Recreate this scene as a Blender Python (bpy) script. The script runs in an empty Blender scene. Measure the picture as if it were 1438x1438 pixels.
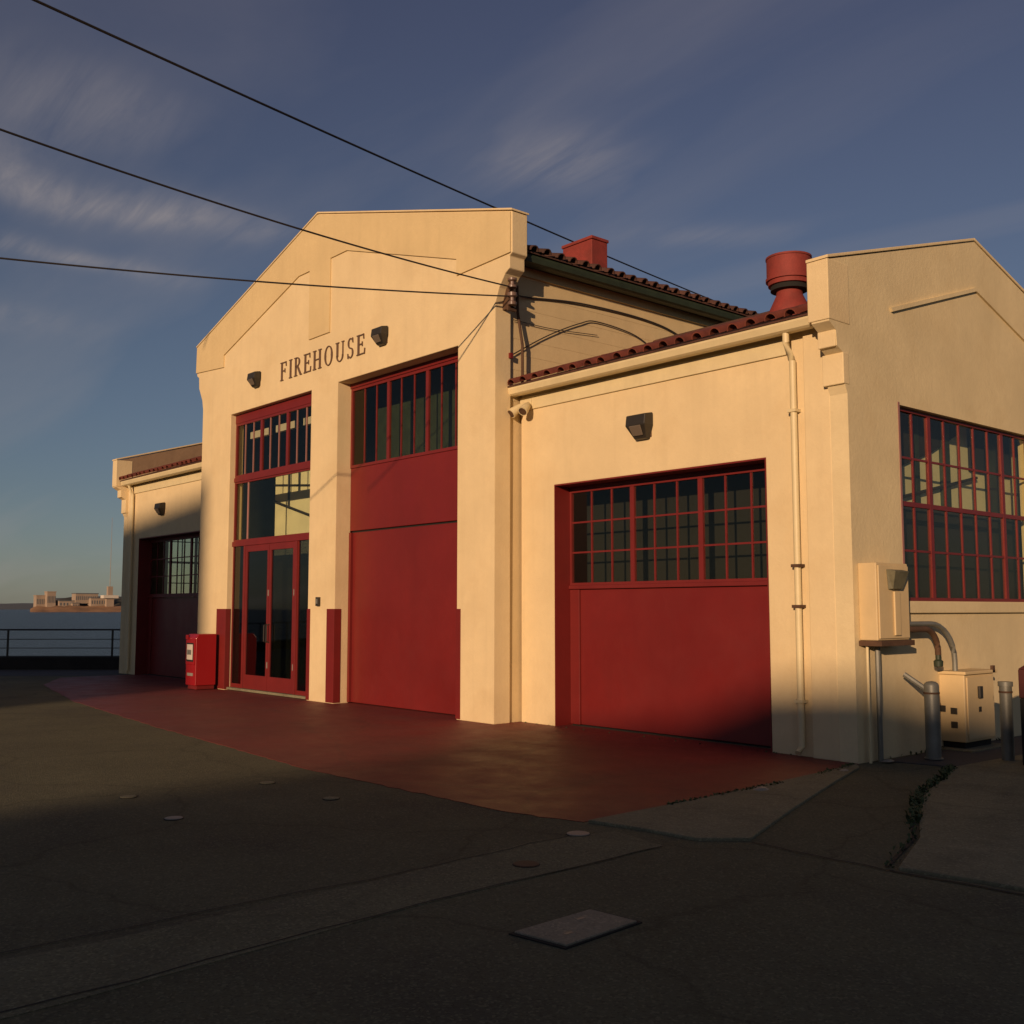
import bpy, math, random
from mathutils import Vector, Matrix
from mathutils.geometry import tessellate_polygon
random.seed(7)
R = math.radians
S = bpy.context.scene
COL = S.collection

# ------------------------------------------------------------------ camera, sky, sun, exposure
HEAD, PITCH = R(49.208), R(5.224)
cam = bpy.data.objects.new('camera', bpy.data.cameras.new('camera'))
COL.objects.link(cam)
fw = Vector((-math.sin(HEAD)*math.cos(PITCH), math.cos(HEAD)*math.cos(PITCH), math.sin(PITCH)))
rt = Vector((math.cos(HEAD), math.sin(HEAD), 0)); up = rt.cross(fw)
m = Matrix((rt, up, -fw)).transposed().to_4x4(); m.translation = (0, 0, 1.65)
cam.matrix_world = m
cam.data.sensor_width = 36; cam.data.lens = 1487.54/1438*36
cam.data.clip_start = .05; cam.data.clip_end = 30000
S.camera = cam

SUN_AZ, SUN_EL = R(27), R(11)            # azimuth measured from -Y towards +X
sdir = Vector((math.sin(SUN_AZ)*math.cos(SUN_EL), -math.cos(SUN_AZ)*math.cos(SUN_EL), math.sin(SUN_EL)))
sl = bpy.data.lights.new('sun', 'SUN'); sl.energy = 5.0; sl.angle = R(.53); sl.color = (1, .675, .425)
sun = bpy.data.objects.new('sun', sl); COL.objects.link(sun)
sun.rotation_euler = (-sdir).to_track_quat('-Z', 'Y').to_euler()

W = bpy.data.worlds.new('World'); S.world = W; W.use_nodes = True
nt = W.node_tree; nt.nodes.clear()
def N(t, **k):
    n = nt.nodes.new(t)
    for a, b in k.items(): setattr(n, a, b)
    return n
out = N('ShaderNodeOutputWorld'); bg = N('ShaderNodeBackground')
sky = N('ShaderNodeTexSky'); sky.sky_type = 'NISHITA'; sky.sun_disc = False
sky.sun_elevation = SUN_EL; sky.sun_rotation = math.atan2(sdir.x, sdir.y)
sky.air_density = 1.0; sky.dust_density = .35; sky.ozone_density = 1.6
hs = N('ShaderNodeHueSaturation'); hs.inputs['Saturation'].default_value = .78; hs.inputs['Value'].default_value = .57
nt.links.new(sky.outputs[0], hs.inputs['Color'])
# thin high cloud, spread over the whole dome
tc = N('ShaderNodeTexCoord'); mp = N('ShaderNodeMapping')
sep = N('ShaderNodeSeparateXYZ'); nt.links.new(tc.outputs['Generated'], sep.inputs[0])
def MATH(op, a, b=None, c=None, tree=None):
    n = (tree or nt).nodes.new('ShaderNodeMath'); n.operation = op
    for i, v in enumerate((a, b, c)):
        if v is None: continue
        if isinstance(v, (int, float)): n.inputs[i].default_value = v
        else: (tree or nt).links.new(v, n.inputs[i])
    return n.outputs[0]
zc = MATH('MAXIMUM', sep.outputs[2], 0.0); zz = MATH('ADD', zc, .12)
px = MATH('DIVIDE', sep.outputs[0], zz); py = MATH('DIVIDE', sep.outputs[1], zz)
cmb = N('ShaderNodeCombineXYZ'); nt.links.new(px, cmb.inputs[0]); nt.links.new(py, cmb.inputs[1])
nt.links.new(cmb.outputs[0], mp.inputs['Vector'])
mp.inputs['Location'].default_value = (3.1, .4, 0); mp.inputs['Rotation'].default_value = (0, 0, R(-52)); mp.inputs['Scale'].default_value = (.38, 1.3, 1)
n1 = N('ShaderNodeTexNoise'); n1.inputs['Scale'].default_value = 1.1; n1.inputs['Detail'].default_value = 6; n1.inputs['Roughness'].default_value = .5; n1.inputs['Distortion'].default_value = .6
nt.links.new(mp.outputs[0], n1.inputs['Vector'])
cr = N('ShaderNodeValToRGB'); cr.color_ramp.elements[0].position = .47; cr.color_ramp.elements[1].position = .78
cr.color_ramp.elements[1].color = (.62, .62, .62, 1)
nt.links.new(n1.outputs[0], cr.inputs[0])
mx = N('ShaderNodeMix', data_type='RGBA')
# a few long wisps of high cloud, laid out on the same cloud plane
wn = N('ShaderNodeTexNoise'); wn.inputs['Scale'].default_value = 2.6; wn.inputs['Detail'].default_value = 5; nt.links.new(cmb.outputs[0], wn.inputs['Vector'])
wx = MATH('MULTIPLY', MATH('SUBTRACT', wn.outputs[0], .5), .22)
mp2 = N('ShaderNodeMapping'); mp2.inputs['Rotation'].default_value = (0, 0, R(-62)); mp2.inputs['Scale'].default_value = (1.6, 9, 1); nt.links.new(cmb.outputs[0], mp2.inputs['Vector'])
wf = N('ShaderNodeTexNoise'); wf.inputs['Scale'].default_value = 1.6; wf.inputs['Detail'].default_value = 7; wf.inputs['Roughness'].default_value = .6; wf.inputs['Distortion'].default_value = .8; nt.links.new(mp2.outputs[0], wf.inputs['Vector'])
fib = N('ShaderNodeMapRange'); nt.links.new(wf.outputs[0], fib.inputs[0]); fib.inputs[1].default_value = .35; fib.inputs[2].default_value = .68; fib.inputs[3].default_value = .25; fib.inputs[4].default_value = 1
pxd, pyd = MATH('ADD', px, wx), MATH('ADD', py, wx)
acc = MATH('MULTIPLY', cr.outputs[0], .45)
for (ax, ay), (bx_, by_), wd, stg in (((-2.02, .25), (-1.83, 1.02), .075, .62), ((-2.20, .35), (-2.16, .98), .05, .42), ((-1.34, 1.07), (-1.24, 1.36), .10, .42), ((-1.62, .30), (-1.66, .70), .10, .30),
        ((-1.47, 1.45), (-1.15, 1.76), .05, .22), ((-2.45, .2), (-2.62, .9), .10, .22), ((-1.75, .2), (-1.9, .6), .09, .3), ((-.3, 1.9), (.6, 2.4), .12, .4), ((-1.9, -1.4), (-1.2, -.3), .15, .4), ((1.2, -.6), (2.1, .9), .16, .4)):
    ddx, ddy = bx_-ax, by_-ay; L2 = ddx*ddx+ddy*ddy; L1 = math.sqrt(L2)
    rx, ry = MATH('SUBTRACT', pxd, ax), MATH('SUBTRACT', pyd, ay)
    u = MATH('DIVIDE', MATH('ADD', MATH('MULTIPLY', rx, ddx), MATH('MULTIPLY', ry, ddy)), L2)
    v = MATH('DIVIDE', MATH('SUBTRACT', MATH('MULTIPLY', rx, ddy), MATH('MULTIPLY', ry, ddx)), L1*wd)
    g1 = MATH('EXPONENT', MATH('MULTIPLY', MATH('MULTIPLY', v, v), -1.0))
    uc = MATH('SUBTRACT', MATH('MULTIPLY', u, 2.0), 1.0); g2 = MATH('MAXIMUM', MATH('SUBTRACT', 1.0, MATH('MULTIPLY', uc, uc)), 0.0)
    acc = MATH('ADD', acc, MATH('MULTIPLY', MATH('MULTIPLY', MATH('MULTIPLY', g1, g2), fib.outputs[0]), stg))
acc = MATH('MINIMUM', acc, .8)
nt.links.new(acc, mx.inputs[0]); tint = N('ShaderNodeMix', data_type='RGBA', blend_type='MULTIPLY'); tint.inputs[0].default_value = 1
nt.links.new(hs.outputs[0], tint.inputs[6]); 
tr_ = N('ShaderNodeValToRGB'); nt.links.new(zc, tr_.inputs[0]); e_ = tr_.color_ramp.elements
e_[0].position = 0; e_[0].color = (.78, .86, 1.06, 1); e_[1].position = .5; e_[1].color = (.86, .78, 1.0, 1)
k_ = e_.new(.22); k_.color = (.80, .84, 1.02, 1)
nt.links.new(tr_.outputs[0], tint.inputs[7]); nt.links.new(tint.outputs[2], mx.inputs[6])
mx.inputs[7].default_value = (4.1, 3.6, 3.5, 1)
nt.links.new(mx.outputs[2], bg.inputs[0]); bg.inputs[1].default_value = .1
nt.links.new(bg.outputs[0], out.inputs[0])

S.view_settings.view_transform = 'Standard'; S.view_settings.look = 'None'
S.view_settings.exposure = -0.34; S.view_settings.gamma = 1; S.view_settings.use_curve_mapping = False
S.render.engine = 'CYCLES'

# ------------------------------------------------------------------ materials
MATS = {}
def mat(name, col, rough=.8, speck=0, crack=0, metal=0, var=0.0, vscale=3, bump=0, bscale=40, streak=0, spec=.5, stain=None, stain_amt=0, stain_scale=1.5, coat=0, rvar=0):
    m = bpy.data.materials.new(name); m.use_nodes = True; t = m.node_tree
    b = t.nodes['Principled BSDF']
    b.inputs['Base Color'].default_value = (*col, 1); b.inputs['Roughness'].default_value = rough
    b.inputs['Metallic'].default_value = metal; b.inputs['Specular IOR Level'].default_value = spec
    if coat: b.inputs['Coat Weight'].default_value = coat; b.inputs['Coat Roughness'].default_value = .15
    geo = t.nodes.new('ShaderNodeNewGeometry')
    cur = None
    def noise(scale, detail=5, vec=None, rough_=.6):
        n = t.nodes.new('ShaderNodeTexNoise'); n.inputs['Scale'].default_value = scale; n.inputs['Detail'].default_value = detail
        n.inputs['Roughness'].default_value = rough_
        t.links.new(vec or geo.outputs['Position'], n.inputs['Vector']); return n.outputs[0]
    def mix(fac, a, bcol, mode='MIX'):
        x = t.nodes.new('ShaderNodeMix'); x.data_type = 'RGBA'; x.blend_type = mode
        if isinstance(fac, float): x.inputs[0].default_value = fac
        else: t.links.new(fac, x.inputs[0])
        for i, v in ((6, a), (7, bcol)):
            if isinstance(v, tuple): x.inputs[i].default_value = (*v, 1)
            else: t.links.new(v, x.inputs[i])
        return x.outputs[2]
    def rng(v, a, b_, c=0.0, d=1.0):
        r = t.nodes.new('ShaderNodeMapRange'); t.links.new(v, r.inputs[0])
        for i, q in enumerate((a, b_, c, d)): r.inputs[i+1].default_value = q
        return r.outputs[0]
    cur = col
    if var:
        lo = tuple(c*(1-var) for c in col); hi = tuple(min(.9, c*(1+var)) for c in col)
        cur = mix(rng(noise(vscale), .3, .7), lo, hi)
        cur = mix(rng(noise(vscale*9), .35, .65, 0, .35), cur, lo)
    if stain is not None:
        cur = mix(rng(noise(stain_scale, 7), .5, .72, 0, stain_amt), cur, stain)
    if speck:
        vo = t.nodes.new('ShaderNodeTexVoronoi'); vo.inputs['Scale'].default_value = 75; t.links.new(geo.outputs['Position'], vo.inputs['Vector'])
        sx = t.nodes.new('ShaderNodeSeparateColor'); t.links.new(vo.outputs['Color'], sx.inputs[0])
        cur = mix(rng(sx.outputs[0], .72, .95, 0, speck), cur, tuple(min(.5, c*2.1) for c in col))
        cur = mix(rng(sx.outputs[1], .7, .95, 0, speck), cur, tuple(c*.35 for c in col))
    if crack:
        nv = t.nodes.new('ShaderNodeTexNoise'); nv.inputs['Scale'].default_value = 1.6; nv.inputs['Detail'].default_value = 6; t.links.new(geo.outputs['Position'], nv.inputs['Vector'])
        va = t.nodes.new('ShaderNodeVectorMath'); va.operation = 'MULTIPLY_ADD'; va.inputs[1].default_value = (.7, .7, 0); t.links.new(nv.outputs['Color'], va.inputs[0]); t.links.new(geo.outputs['Position'], va.inputs[2])
        vo2 = t.nodes.new('ShaderNodeTexVoronoi'); vo2.feature = 'DISTANCE_TO_EDGE'; vo2.inputs['Scale'].default_value = .42; t.links.new(va.outputs[0], vo2.inputs['Vector'])
        cur = mix(rng(vo2.outputs['Distance'], 0, .012, crack, 0), cur, tuple(c*.25 for c in col))
        cur = mix(rng(vo2.outputs['Distance'], 0, .08, crack*.35, 0), cur, tuple(c*.6 for c in col))
    if streak:
        mpn = t.nodes.new('ShaderNodeMapping'); mpn.inputs['Scale'].default_value = (5, 5, .35)
        t.links.new(geo.outputs['Position'], mpn.inputs['Vector'])
        cur = mix(rng(noise(1.0, 6, mpn.outputs[0]), .5, .8, 0, streak), cur, tuple(c*.55 for c in col))
    if cur is not col: t.links.new(cur, b.inputs['Base Color'])
    if rvar:
        t.links.new(rng(noise(2.2, 6), .3, .7, max(.05, rough-rvar), min(1, rough+rvar)), b.inputs['Roughness'])
    if bump:
        bn = t.nodes.new('ShaderNodeBump'); bn.inputs['Strength'].default_value = bump; bn.inputs['Distance'].default_value = .01
        t.links.new(noise(bscale, 4), bn.inputs['Height']); t.links.new(bn.outputs[0], b.inputs['Normal'])
    MATS[name] = m; return m
stucco = mat('cream_stucco', (.71, .565, .325), .85, var=.07, vscale=1.1, bump=.35, bscale=28, streak=.16, stain=(.56, .40, .20), stain_amt=.3)
stuccob = mat('tan_border_stucco', (.65, .50, .26), .85, var=.07, vscale=1.1, bump=.35, bscale=28, streak=.16)
stuccow = mat('cream_side_stucco', (.69, .565, .33), .85, var=.08, vscale=1.4, bump=.4, bscale=22, streak=.12, stain=(.55, .41, .21), stain_amt=.3)
board = mat('cream_boarding', (.62, .48, .26), .8, var=.08, vscale=1.5, bump=.3, bscale=30, streak=.12)
trimm = mat('pale_painted_metal', (.68, .57, .33), .5, var=.06, vscale=4, streak=.15)
red = mat('red_paint', (.165, .013, .011), .42, var=.12, vscale=.8, bump=.08, bscale=9, streak=.15, rvar=.08)
redf = mat('red_window_paint', (.16, .015, .013), .45, var=.12, vscale=3)
redd = mat('dark_red_paint', (.16, .012, .01), .5, var=.1, vscale=3)
pinkf = mat('bare_bar_paint', (.30, .14, .12), .5, var=.1)
apronm = mat('red_floor_paint', (.15, .018, .014), .62, speck=.25, crack=.35, var=.2, vscale=.7, bump=.25, bscale=26, stain=(.12, .045, .03), stain_amt=.45, stain_scale=.9, rvar=.1)
asph = mat('asphalt', (.112, .107, .064), .92, speck=.4, crack=.35, var=.2, vscale=.5, bump=.9, bscale=60, stain=(.065, .06, .045), stain_amt=.75, stain_scale=.6, spec=.25)
asph2 = mat('patched_asphalt', (.150, .142, .085), .92, speck=.4, crack=.2, var=.2, vscale=.9, bump=.9, bscale=50, stain=(.10, .09, .066), stain_amt=.5, spec=.25)
conc = mat('old_concrete', (.20, .185, .115), .9, speck=.3, crack=.3, var=.16, vscale=1.2, bump=.5, bscale=35, stain=(.06, .05, .035), stain_amt=.5, spec=.25)
pier = mat('pier_decking', (.05, .045, .045), .9, var=.2, vscale=1, bump=.4)
tilem = mat('clay_tile', (.17, .04, .022), .75, var=.35, vscale=6, bump=.3, stain=(.05, .02, .015), stain_amt=.5)
tiled = mat('weathered_tile', (.085, .035, .022), .85, var=.35, vscale=6, bump=.3, stain=(.03, .02, .014), stain_amt=.6)
green = mat('dark_green_paint', (.028, .04, .022), .55, var=.3, vscale=5)
chimm = mat('red_chimney_paint', (.24, .034, .024), .75, var=.22, vscale=4, bump=.3, stain=(.14, .03, .02), stain_amt=.6, stain_scale=3)
dark = mat('dark_metal', (.03, .026, .02), .5, var=.2)
lens = mat('cloudy_lens', (.15, .12, .09), .3)
grey = mat('galvanised_grey', (.21, .21, .18), .5, metal=.3, var=.2, vscale=6, streak=.2)
olive = mat('olive_grey_metal', (.13, .12, .07), .6, var=.25, vscale=12)
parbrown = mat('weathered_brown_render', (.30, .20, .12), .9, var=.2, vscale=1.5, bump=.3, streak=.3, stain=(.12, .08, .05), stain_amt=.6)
brownm = mat('rusty_brown', (.09, .045, .022), .8, var=.3, vscale=8)
cabm = mat('beige_cabinet_paint', (.62, .47, .25), .6, var=.05, vscale=4, streak=.12)
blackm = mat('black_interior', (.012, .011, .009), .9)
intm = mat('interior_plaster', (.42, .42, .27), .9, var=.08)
redbox = mat('newspaper_box_red', (.30, .008, .010), .35, coat=.3)
white = mat('paper_white', (.55, .5, .42), .8)
cablem = mat('black_cable', (.03, .026, .024), .6)
insul = mat('porcelain_brown', (.16, .10, .075), .35)
timber = mat('dark_timber', (.018, .015, .012), .9, var=.3)
lettm = mat('letter_brown', (.13, .075, .045), .6)
lidm = mat('cast_cover_lid', (.23, .205, .145), .8, var=.15, vscale=5, bump=.4, bscale=60, speck=.3)
binm = mat('oxblood_paint', (.075, .014, .011), .7, var=.2, vscale=5)
pale = mat('pale_cap', (.26, .24, .2), .6, var=.1)
landm = mat('island_scrub', (.06, .055, .035), 1, var=.4, vscale=.02)
rockm = mat('island_rock', (.32, .17, .08), 1, var=.4, vscale=.03)
hillm = mat('far_hill', (.10, .11, .12), 1, var=.15, vscale=.002)
isb_hazy = mat('island_building', (.31, .24, .18), .9, var=.15, vscale=.05)  # distance haze put into this wall colour
wall_far = mat('caster_wall', (.32, .25, .16), .9, var=.1, vscale=.4)
weedm = mat('weed_leaf', (.05, .075, .025), .8, var=.3, vscale=20)

plastm = mat('pale_plaster', (.74, .70, .48), .9, var=.1, vscale=2)
seam = mat('bay_water', (.02, .035, .045), .3, bump=.0)
t = seam.node_tree; b = t.nodes['Principled BSDF']; g = t.nodes.new('ShaderNodeNewGeometry')
mpn = t.nodes.new('ShaderNodeMapping'); mpn.inputs['Scale'].default_value = (.35, .9, 1); t.links.new(g.outputs['Position'], mpn.inputs[0])
nn = t.nodes.new('ShaderNodeTexNoise'); nn.inputs['Scale'].default_value = .8; nn.inputs['Detail'].default_value = 8; nn.inputs['Roughness'].default_value = .65
t.links.new(mpn.outputs[0], nn.inputs['Vector']); bn = t.nodes.new('ShaderNodeBump'); bn.inputs['Strength'].default_value = 1; bn.inputs['Distance'].default_value = 1.6
t.links.new(nn.outputs[0], bn.inputs['Height']); t.links.new(bn.outputs[0], b.inputs['Normal'])

def glassmat(name, tint, ior=1.52, refl=1.0):
    m = bpy.data.materials.new(name); m.use_nodes = True; t = m.node_tree; t.nodes.clear()
    o = t.nodes.new('ShaderNodeOutputMaterial'); x = t.nodes.new('ShaderNodeMixShader')
    f = t.nodes.new('ShaderNodeFresnel'); g = t.nodes.new('ShaderNodeNewGeometry')
    mr = t.nodes.new('ShaderNodeMapRange'); t.links.new(g.outputs['Backfacing'], mr.inputs[0])
    mr.inputs[3].default_value = ior; mr.inputs[4].default_value = 1/ior; t.links.new(mr.outputs[0], f.inputs[0])
    tr = t.nodes.new('ShaderNodeBsdfTransparent'); tr.inputs[0].default_value = (*tint, 1)
    gl = t.nodes.new('ShaderNodeBsdfGlossy'); gl.inputs[0].default_value = (refl, refl, refl, 1); gl.inputs[1].default_value = .03
    t.links.new(f.outputs[0], x.inputs[0]); t.links.new(tr.outputs[0], x.inputs[1]); t.links.new(gl.outputs[0], x.inputs[2]); t.links.new(x.outputs[0], o.inputs[0])
    return m
glass = glassmat('window_glass', (.94, .95, .87), refl=.45); glassd = glassmat('tinted_glass', (.25, .27, .26))

# ------------------------------------------------------------------ mesh helpers
class MB:
    def __init__(s): s.v = []; s.f = []
    def add(s, v, f):
        k = len(s.v); s.v += [tuple(p) for p in v]; s.f += [tuple(i+k for i in q) for q in f]; return s
    def box(s, x0, x1, y0, y1, z0, z1):
        x0, x1 = sorted((x0, x1)); y0, y1 = sorted((y0, y1)); z0, z1 = sorted((z0, z1))
        return s.add([(x0,y0,z0),(x1,y0,z0),(x1,y1,z0),(x0,y1,z0),(x0,y0,z1),(x1,y0,z1),(x1,y1,z1),(x0,y1,z1)],
              [(0,3,2,1),(4,5,6,7),(0,1,5,4),(1,2,6,5),(2,3,7,6),(3,0,4,7)])
    def prism(s, pts, axis, a, b):
        # pts: 2D outline; axis 'Y': (x,z) extruded y a..b ; 'X': (y,z) extruded x ; 'Z': (x,y) extruded z
        def P(p, d): return {'Y': (p[0], d, p[1]), 'X': (d, p[0], p[1]), 'Z': (p[0], p[1], d)}[axis]
        ar = sum(pts[i][0]*pts[(i+1) % len(pts)][1]-pts[(i+1) % len(pts)][0]*pts[i][1] for i in range(len(pts)))
        if ar < 0: pts = pts[::-1]
        n = len(pts); tri = tessellate_polygon([[Vector((p[0], p[1], 0)) for p in pts]])
        v = [P(p, a) for p in pts]+[P(p, b) for p in pts]; f = []
        for q in tri:
            x = [pts[i] for i in q]; A = (x[1][0]-x[0][0])*(x[2][1]-x[0][1])-(x[2][0]-x[0][0])*(x[1][1]-x[0][1])
            if A < 0: q = (q[0], q[2], q[1])
            f.append(tuple(q)); f.append((q[0]+n, q[2]+n, q[1]+n))
        for i in range(n):
            j = (i+1) % n; f.append((i, i+n, j+n, j))
        if axis == 'Y': pass
        s.add(v, f); return s
    def tube(s, pts, r, n=8, caps=True):
        pts = [Vector(p) for p in pts]; rs = r if isinstance(r, (list, tuple)) else [r]*len(pts); rings = []
        for i, p in enumerate(pts):
            d = (pts[min(i+1, len(pts)-1)]-pts[max(i-1, 0)]).normalized()
            a = d.cross(Vector((0, 0, 1))) if abs(d.z) < .95 else d.cross(Vector((1, 0, 0)))
            a.normalize(); c = d.cross(a)
            rings.append([p+(a*math.cos(2*math.pi*k/n)+c*math.sin(2*math.pi*k/n))*rs[i] for k in range(n)])
        v = [q for r_ in rings for q in r_]; f = []
        for i in range(len(pts)-1):
            for k in range(n):
                f.append((i*n+k, i*n+(k+1) % n, (i+1)*n+(k+1) % n, (i+1)*n+k))
        if caps: f.append(tuple(range(n))[::-1]); f.append(tuple(range((len(pts)-1)*n, len(pts)*n)))
        return s.add(v, f)
    def lathe(s, c, prof, n=24):
        return s.tube([(c[0], c[1], c[2]+z) for r_, z in prof], [max(r_, .001) for r_, z in prof], n)
    def build(s, name, material, parent=None, bevel=0, smooth=False, **props):
        me = bpy.data.meshes.new(name); me.from_pydata(s.v, [], s.f); me.materials.append(material)
        import bmesh
        bm = bmesh.new(); bm.from_mesh(me); bmesh.ops.recalc_face_normals(bm, faces=bm.faces); bm.to_mesh(me); bm.free()
        if smooth:
            me.polygons.foreach_set('use_smooth', [True]*len(me.polygons))
            try: me.set_sharp_from_angle(angle=R(40))
            except Exception: pass
        o = bpy.data.objects.new(name, me); COL.objects.link(o)
        if parent:
            o.parent = parent
            if parent.parent is None: o.matrix_parent_inverse = Matrix.Translation(-Vector(parent.location))
        if bevel:
            bv = o.modifiers.new('bevel', 'BEVEL'); bv.width = bevel; bv.segments = 2; bv.limit_method = 'ANGLE'; bv.angle_limit = R(35)
        for k, q in props.items(): o[k] = q
        return o
def thing(name, label, cat, loc=(0, 0, 0), group=None):
    o = bpy.data.objects.new(name, None); COL.objects.link(o); o.location = loc; o.empty_display_size = .1
    o['label'] = label; o['category'] = cat
    if group: o['group'] = group
    return o
def tag(o, label, cat, group=None):
    o['label'] = label; o['category'] = cat
    if group: o['group'] = group
    return o
# ------------------------------------------------------------------ ground, water, far shore
RA, RB = Vector((-34.9, 4.2)), Vector((-24.5, 16.6))      # pier edge line
dE = (RB-RA).normalized()
E0, E1 = RA-dE*60, RB+dE*130
pts = [tuple(E0), (60, -90), (220, -90), (220, 200), (60, 200), tuple(E1)]
MB().prism(pts, 'Z', -3.2, 0).build('ground', asph, kind='structure')
MB().prism([(-9000, -9000), (9000, -9000), (9000, 9000), (-9000, 9000)], 'Z', -2.61, -2.6).build('bay_water', seam, kind='structure')
dn = Vector((dE.y, -dE.x))
P = lambda a, b: tuple(RA+dE*a+dn*b)
MB().prism([P(-20, .32), P(100, .32), P(100, 2.9), P(-20, 2.9)], 'Z', -.02, .004).build('pier_pavement', pier, kind='structure')
apr = [(-26.6, 8.6), (-24.3, 7.5), (-19.7, 6.6), (-14.5, 6.05), (-9.8, 5.67), (-6.76, 5.72), (-6.0, 5.91), (-6.05, 7.6), (-6.28, 10.3), (-6.6, 10.6), (-26, 10.6), (-26.6, 10.4)]
apw = []
for i_ in range(len(apr)):
    p_, q_ = Vector(apr[i_]), Vector(apr[(i_+1) % len(apr)]); k_ = max(1, int((q_-p_).length/.12)) if i_ < 8 else 1
    apw += [tuple(p_.lerp(q_, j_/k_)+(Vector((random.gauss(0, .012), random.gauss(0, .012))) if j_ else Vector((0, 0)))) for j_ in range(k_)]
MB().prism(apw, 'Z', -.05, .0045).build('red_apron', apronm, kind='structure')
MB().prism([(-5.97, 5.93), (-5.5, 6.02), (-5.0, 6.06), (-4.75, 6.35), (-5.2, 7.5), (-5.75, 9.0), (-6.1, 10.02), (-6.24, 10.2), (-6.02, 7.6)], 'Z', -.05, .022).build('concrete_strip', conc, bevel=.008, kind='structure')
MB().prism([(-5.48, 10.75), (-5.2, 10.1), (-4.9, 9.1), (-4.62, 8.5), (-4.25, 7.8), (-3.98, 7.3), (-3.62, 6.36), (-3.1, 6.44), (-1.5, 6.55), (4, 6.8), (4, 16), (-5.3, 16)], 'Z', -.05, .02).build('pavement_slab', conc, bevel=.008, kind='structure')
MB().prism([(-6.2, 10.7), (-5.4, 10.85), (-5.2, 17), (-6.25, 17)], 'Z', -.05, .012).build('service_pad', pier, kind='structure')
MB().prism([(-5.62, -.5), (-5.45, 2), (-5.55, 3.6), (-5.75, 5.2), (-5.6, 5.85), (-5.05, 5.75), (-4.95, 3.6), (-4.72, 1.6), (-4.6, -.5)], 'Z', -.02, .004).build('trench_patch', asph2, kind='structure')
# cracks and tar joints: thin raised dark seams of sealer
def seam_line(pts, w, name='tar_seam'):
    b = MB()
    for i in range(len(pts)-1):
        a, c = Vector(pts[i]), Vector(pts[i+1]); d = (c-a).normalized(); n_ = Vector((-d.y, d.x))*w
        b.add([(*(a+n_), .0065), (*(a-n_), .0065), (*(c-n_), .0065), (*(c+n_), .0065)], [(0, 1, 2, 3)])
    return b.build(name, blackm, kind='structure')
def wob(p, q, n, a):
    p, q = Vector(p), Vector(q); return [tuple(p.lerp(q, i/n)+Vector((random.uniform(-a, a), random.uniform(-a, a)))) for i in range(n+1)]
seam_line(wob((-4.62, -.4), (-4.95, 3.6), 12, .02)+wob((-4.95, 3.7), (-5.05, 5.75), 8, .02), .006)
seam_line(wob((-5.60, -.4), (-5.6, 3.6), 12, .03)+wob((-5.6, 3.7), (-5.72, 5.6), 8, .03), .005)
seam_line(wob((-4.7, 6.3), (-3.62, 6.3), 10, .02), .008)
seam_line(wob((-3.64, 6.30), (3.5, 6.72), 30, .015), .012)

# crack between strip and slab with weeds growing in it
crk = [(-5.50, 10.75), (-5.22, 10.05), (-4.93, 9.1), (-4.66, 8.5), (-4.3, 7.8), (-4.02, 7.3), (-3.70, 6.36)]
b = MB()
for i in range(len(crk)-1):
    a, c = Vector(crk[i]), Vector(crk[i+1]); w = .018
    b.add([(a.x-w, a.y, .007), (a.x+.014, a.y, .007), (c.x+.014, c.y, .007), (c.x-w, c.y, .007)], [(0, 1, 2, 3)])
b.build('pavement_crack', blackm, kind='structure')
wb = MB()
def weeds(p, q, n, h, spread):
    p, q = Vector(p), Vector(q)
    for i in range(n):
        c = p.lerp(q, random.random())+Vector((random.gauss(0, spread), random.gauss(0, spread)))
        an = random.uniform(0, 6.28); hh = h*random.uniform(.4, 1); w = .012
        d = Vector((math.cos(an), math.sin(an), 0)); n_ = Vector((-d.y, d.x, 0)); o_ = Vector((c.x, c.y, .005))
        wb.add([o_-n_*w*.5, o_+n_*w*.5, o_+d*hh*.35+n_*w+Vector((0, 0, hh*.7)), o_+d*hh*.9+Vector((0, 0, hh)), o_+d*hh*.35-n_*w+Vector((0, 0, hh*.7))], [(0, 1, 2, 3, 4)])
for i in range(len(crk)-1): weeds(crk[i], crk[i+1], 110 if i < 4 else 25, .055 if i < 4 else .03, .03)
weeds((-6.0, 6.9), (-6.05, 8.6), 260, .035, .02); weeds((-6.1, 9.2), (-6.26, 10.2), 80, .04, .02)
weeds((-11.7, 10.33), (-7, 10.33), 20, .02, .01); weeds((-6.25, 10.9), (-6.2, 16), 90, .05, .03)
wo = wb.build('weeds', weedm, kind='stuff'); wo['label'] = 'low weeds sprouting from the pavement cracks'; wo['category'] = 'weeds'

# far shore: island with prison buildings, headland beyond
def land(name, d0, az0, az1, hts, depth, material, **props):
    v = []; n = len(hts)-1
    for i, h in enumerate(hts):
        a = az0+(az1-az0)*i/n; d = Vector((-math.cos(a), math.sin(a), 0))
        v += [(*(d*d0)[:2], -3), (*(d*(d0+depth*.35))[:2], -2.6+h*.75), (*(d*(d0+depth*.6))[:2], -2.6+h), (*(d*(d0+depth))[:2], -3)]
    f = []
    for i in range(n):
        for k in range(3): f.append((i*4+k, i*4+k+1, i*4+k+5, i*4+k+4))
    return MB().add(v, f).build(name, material, smooth=True, kind='structure', **props)
rr = random.Random(3)
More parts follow.
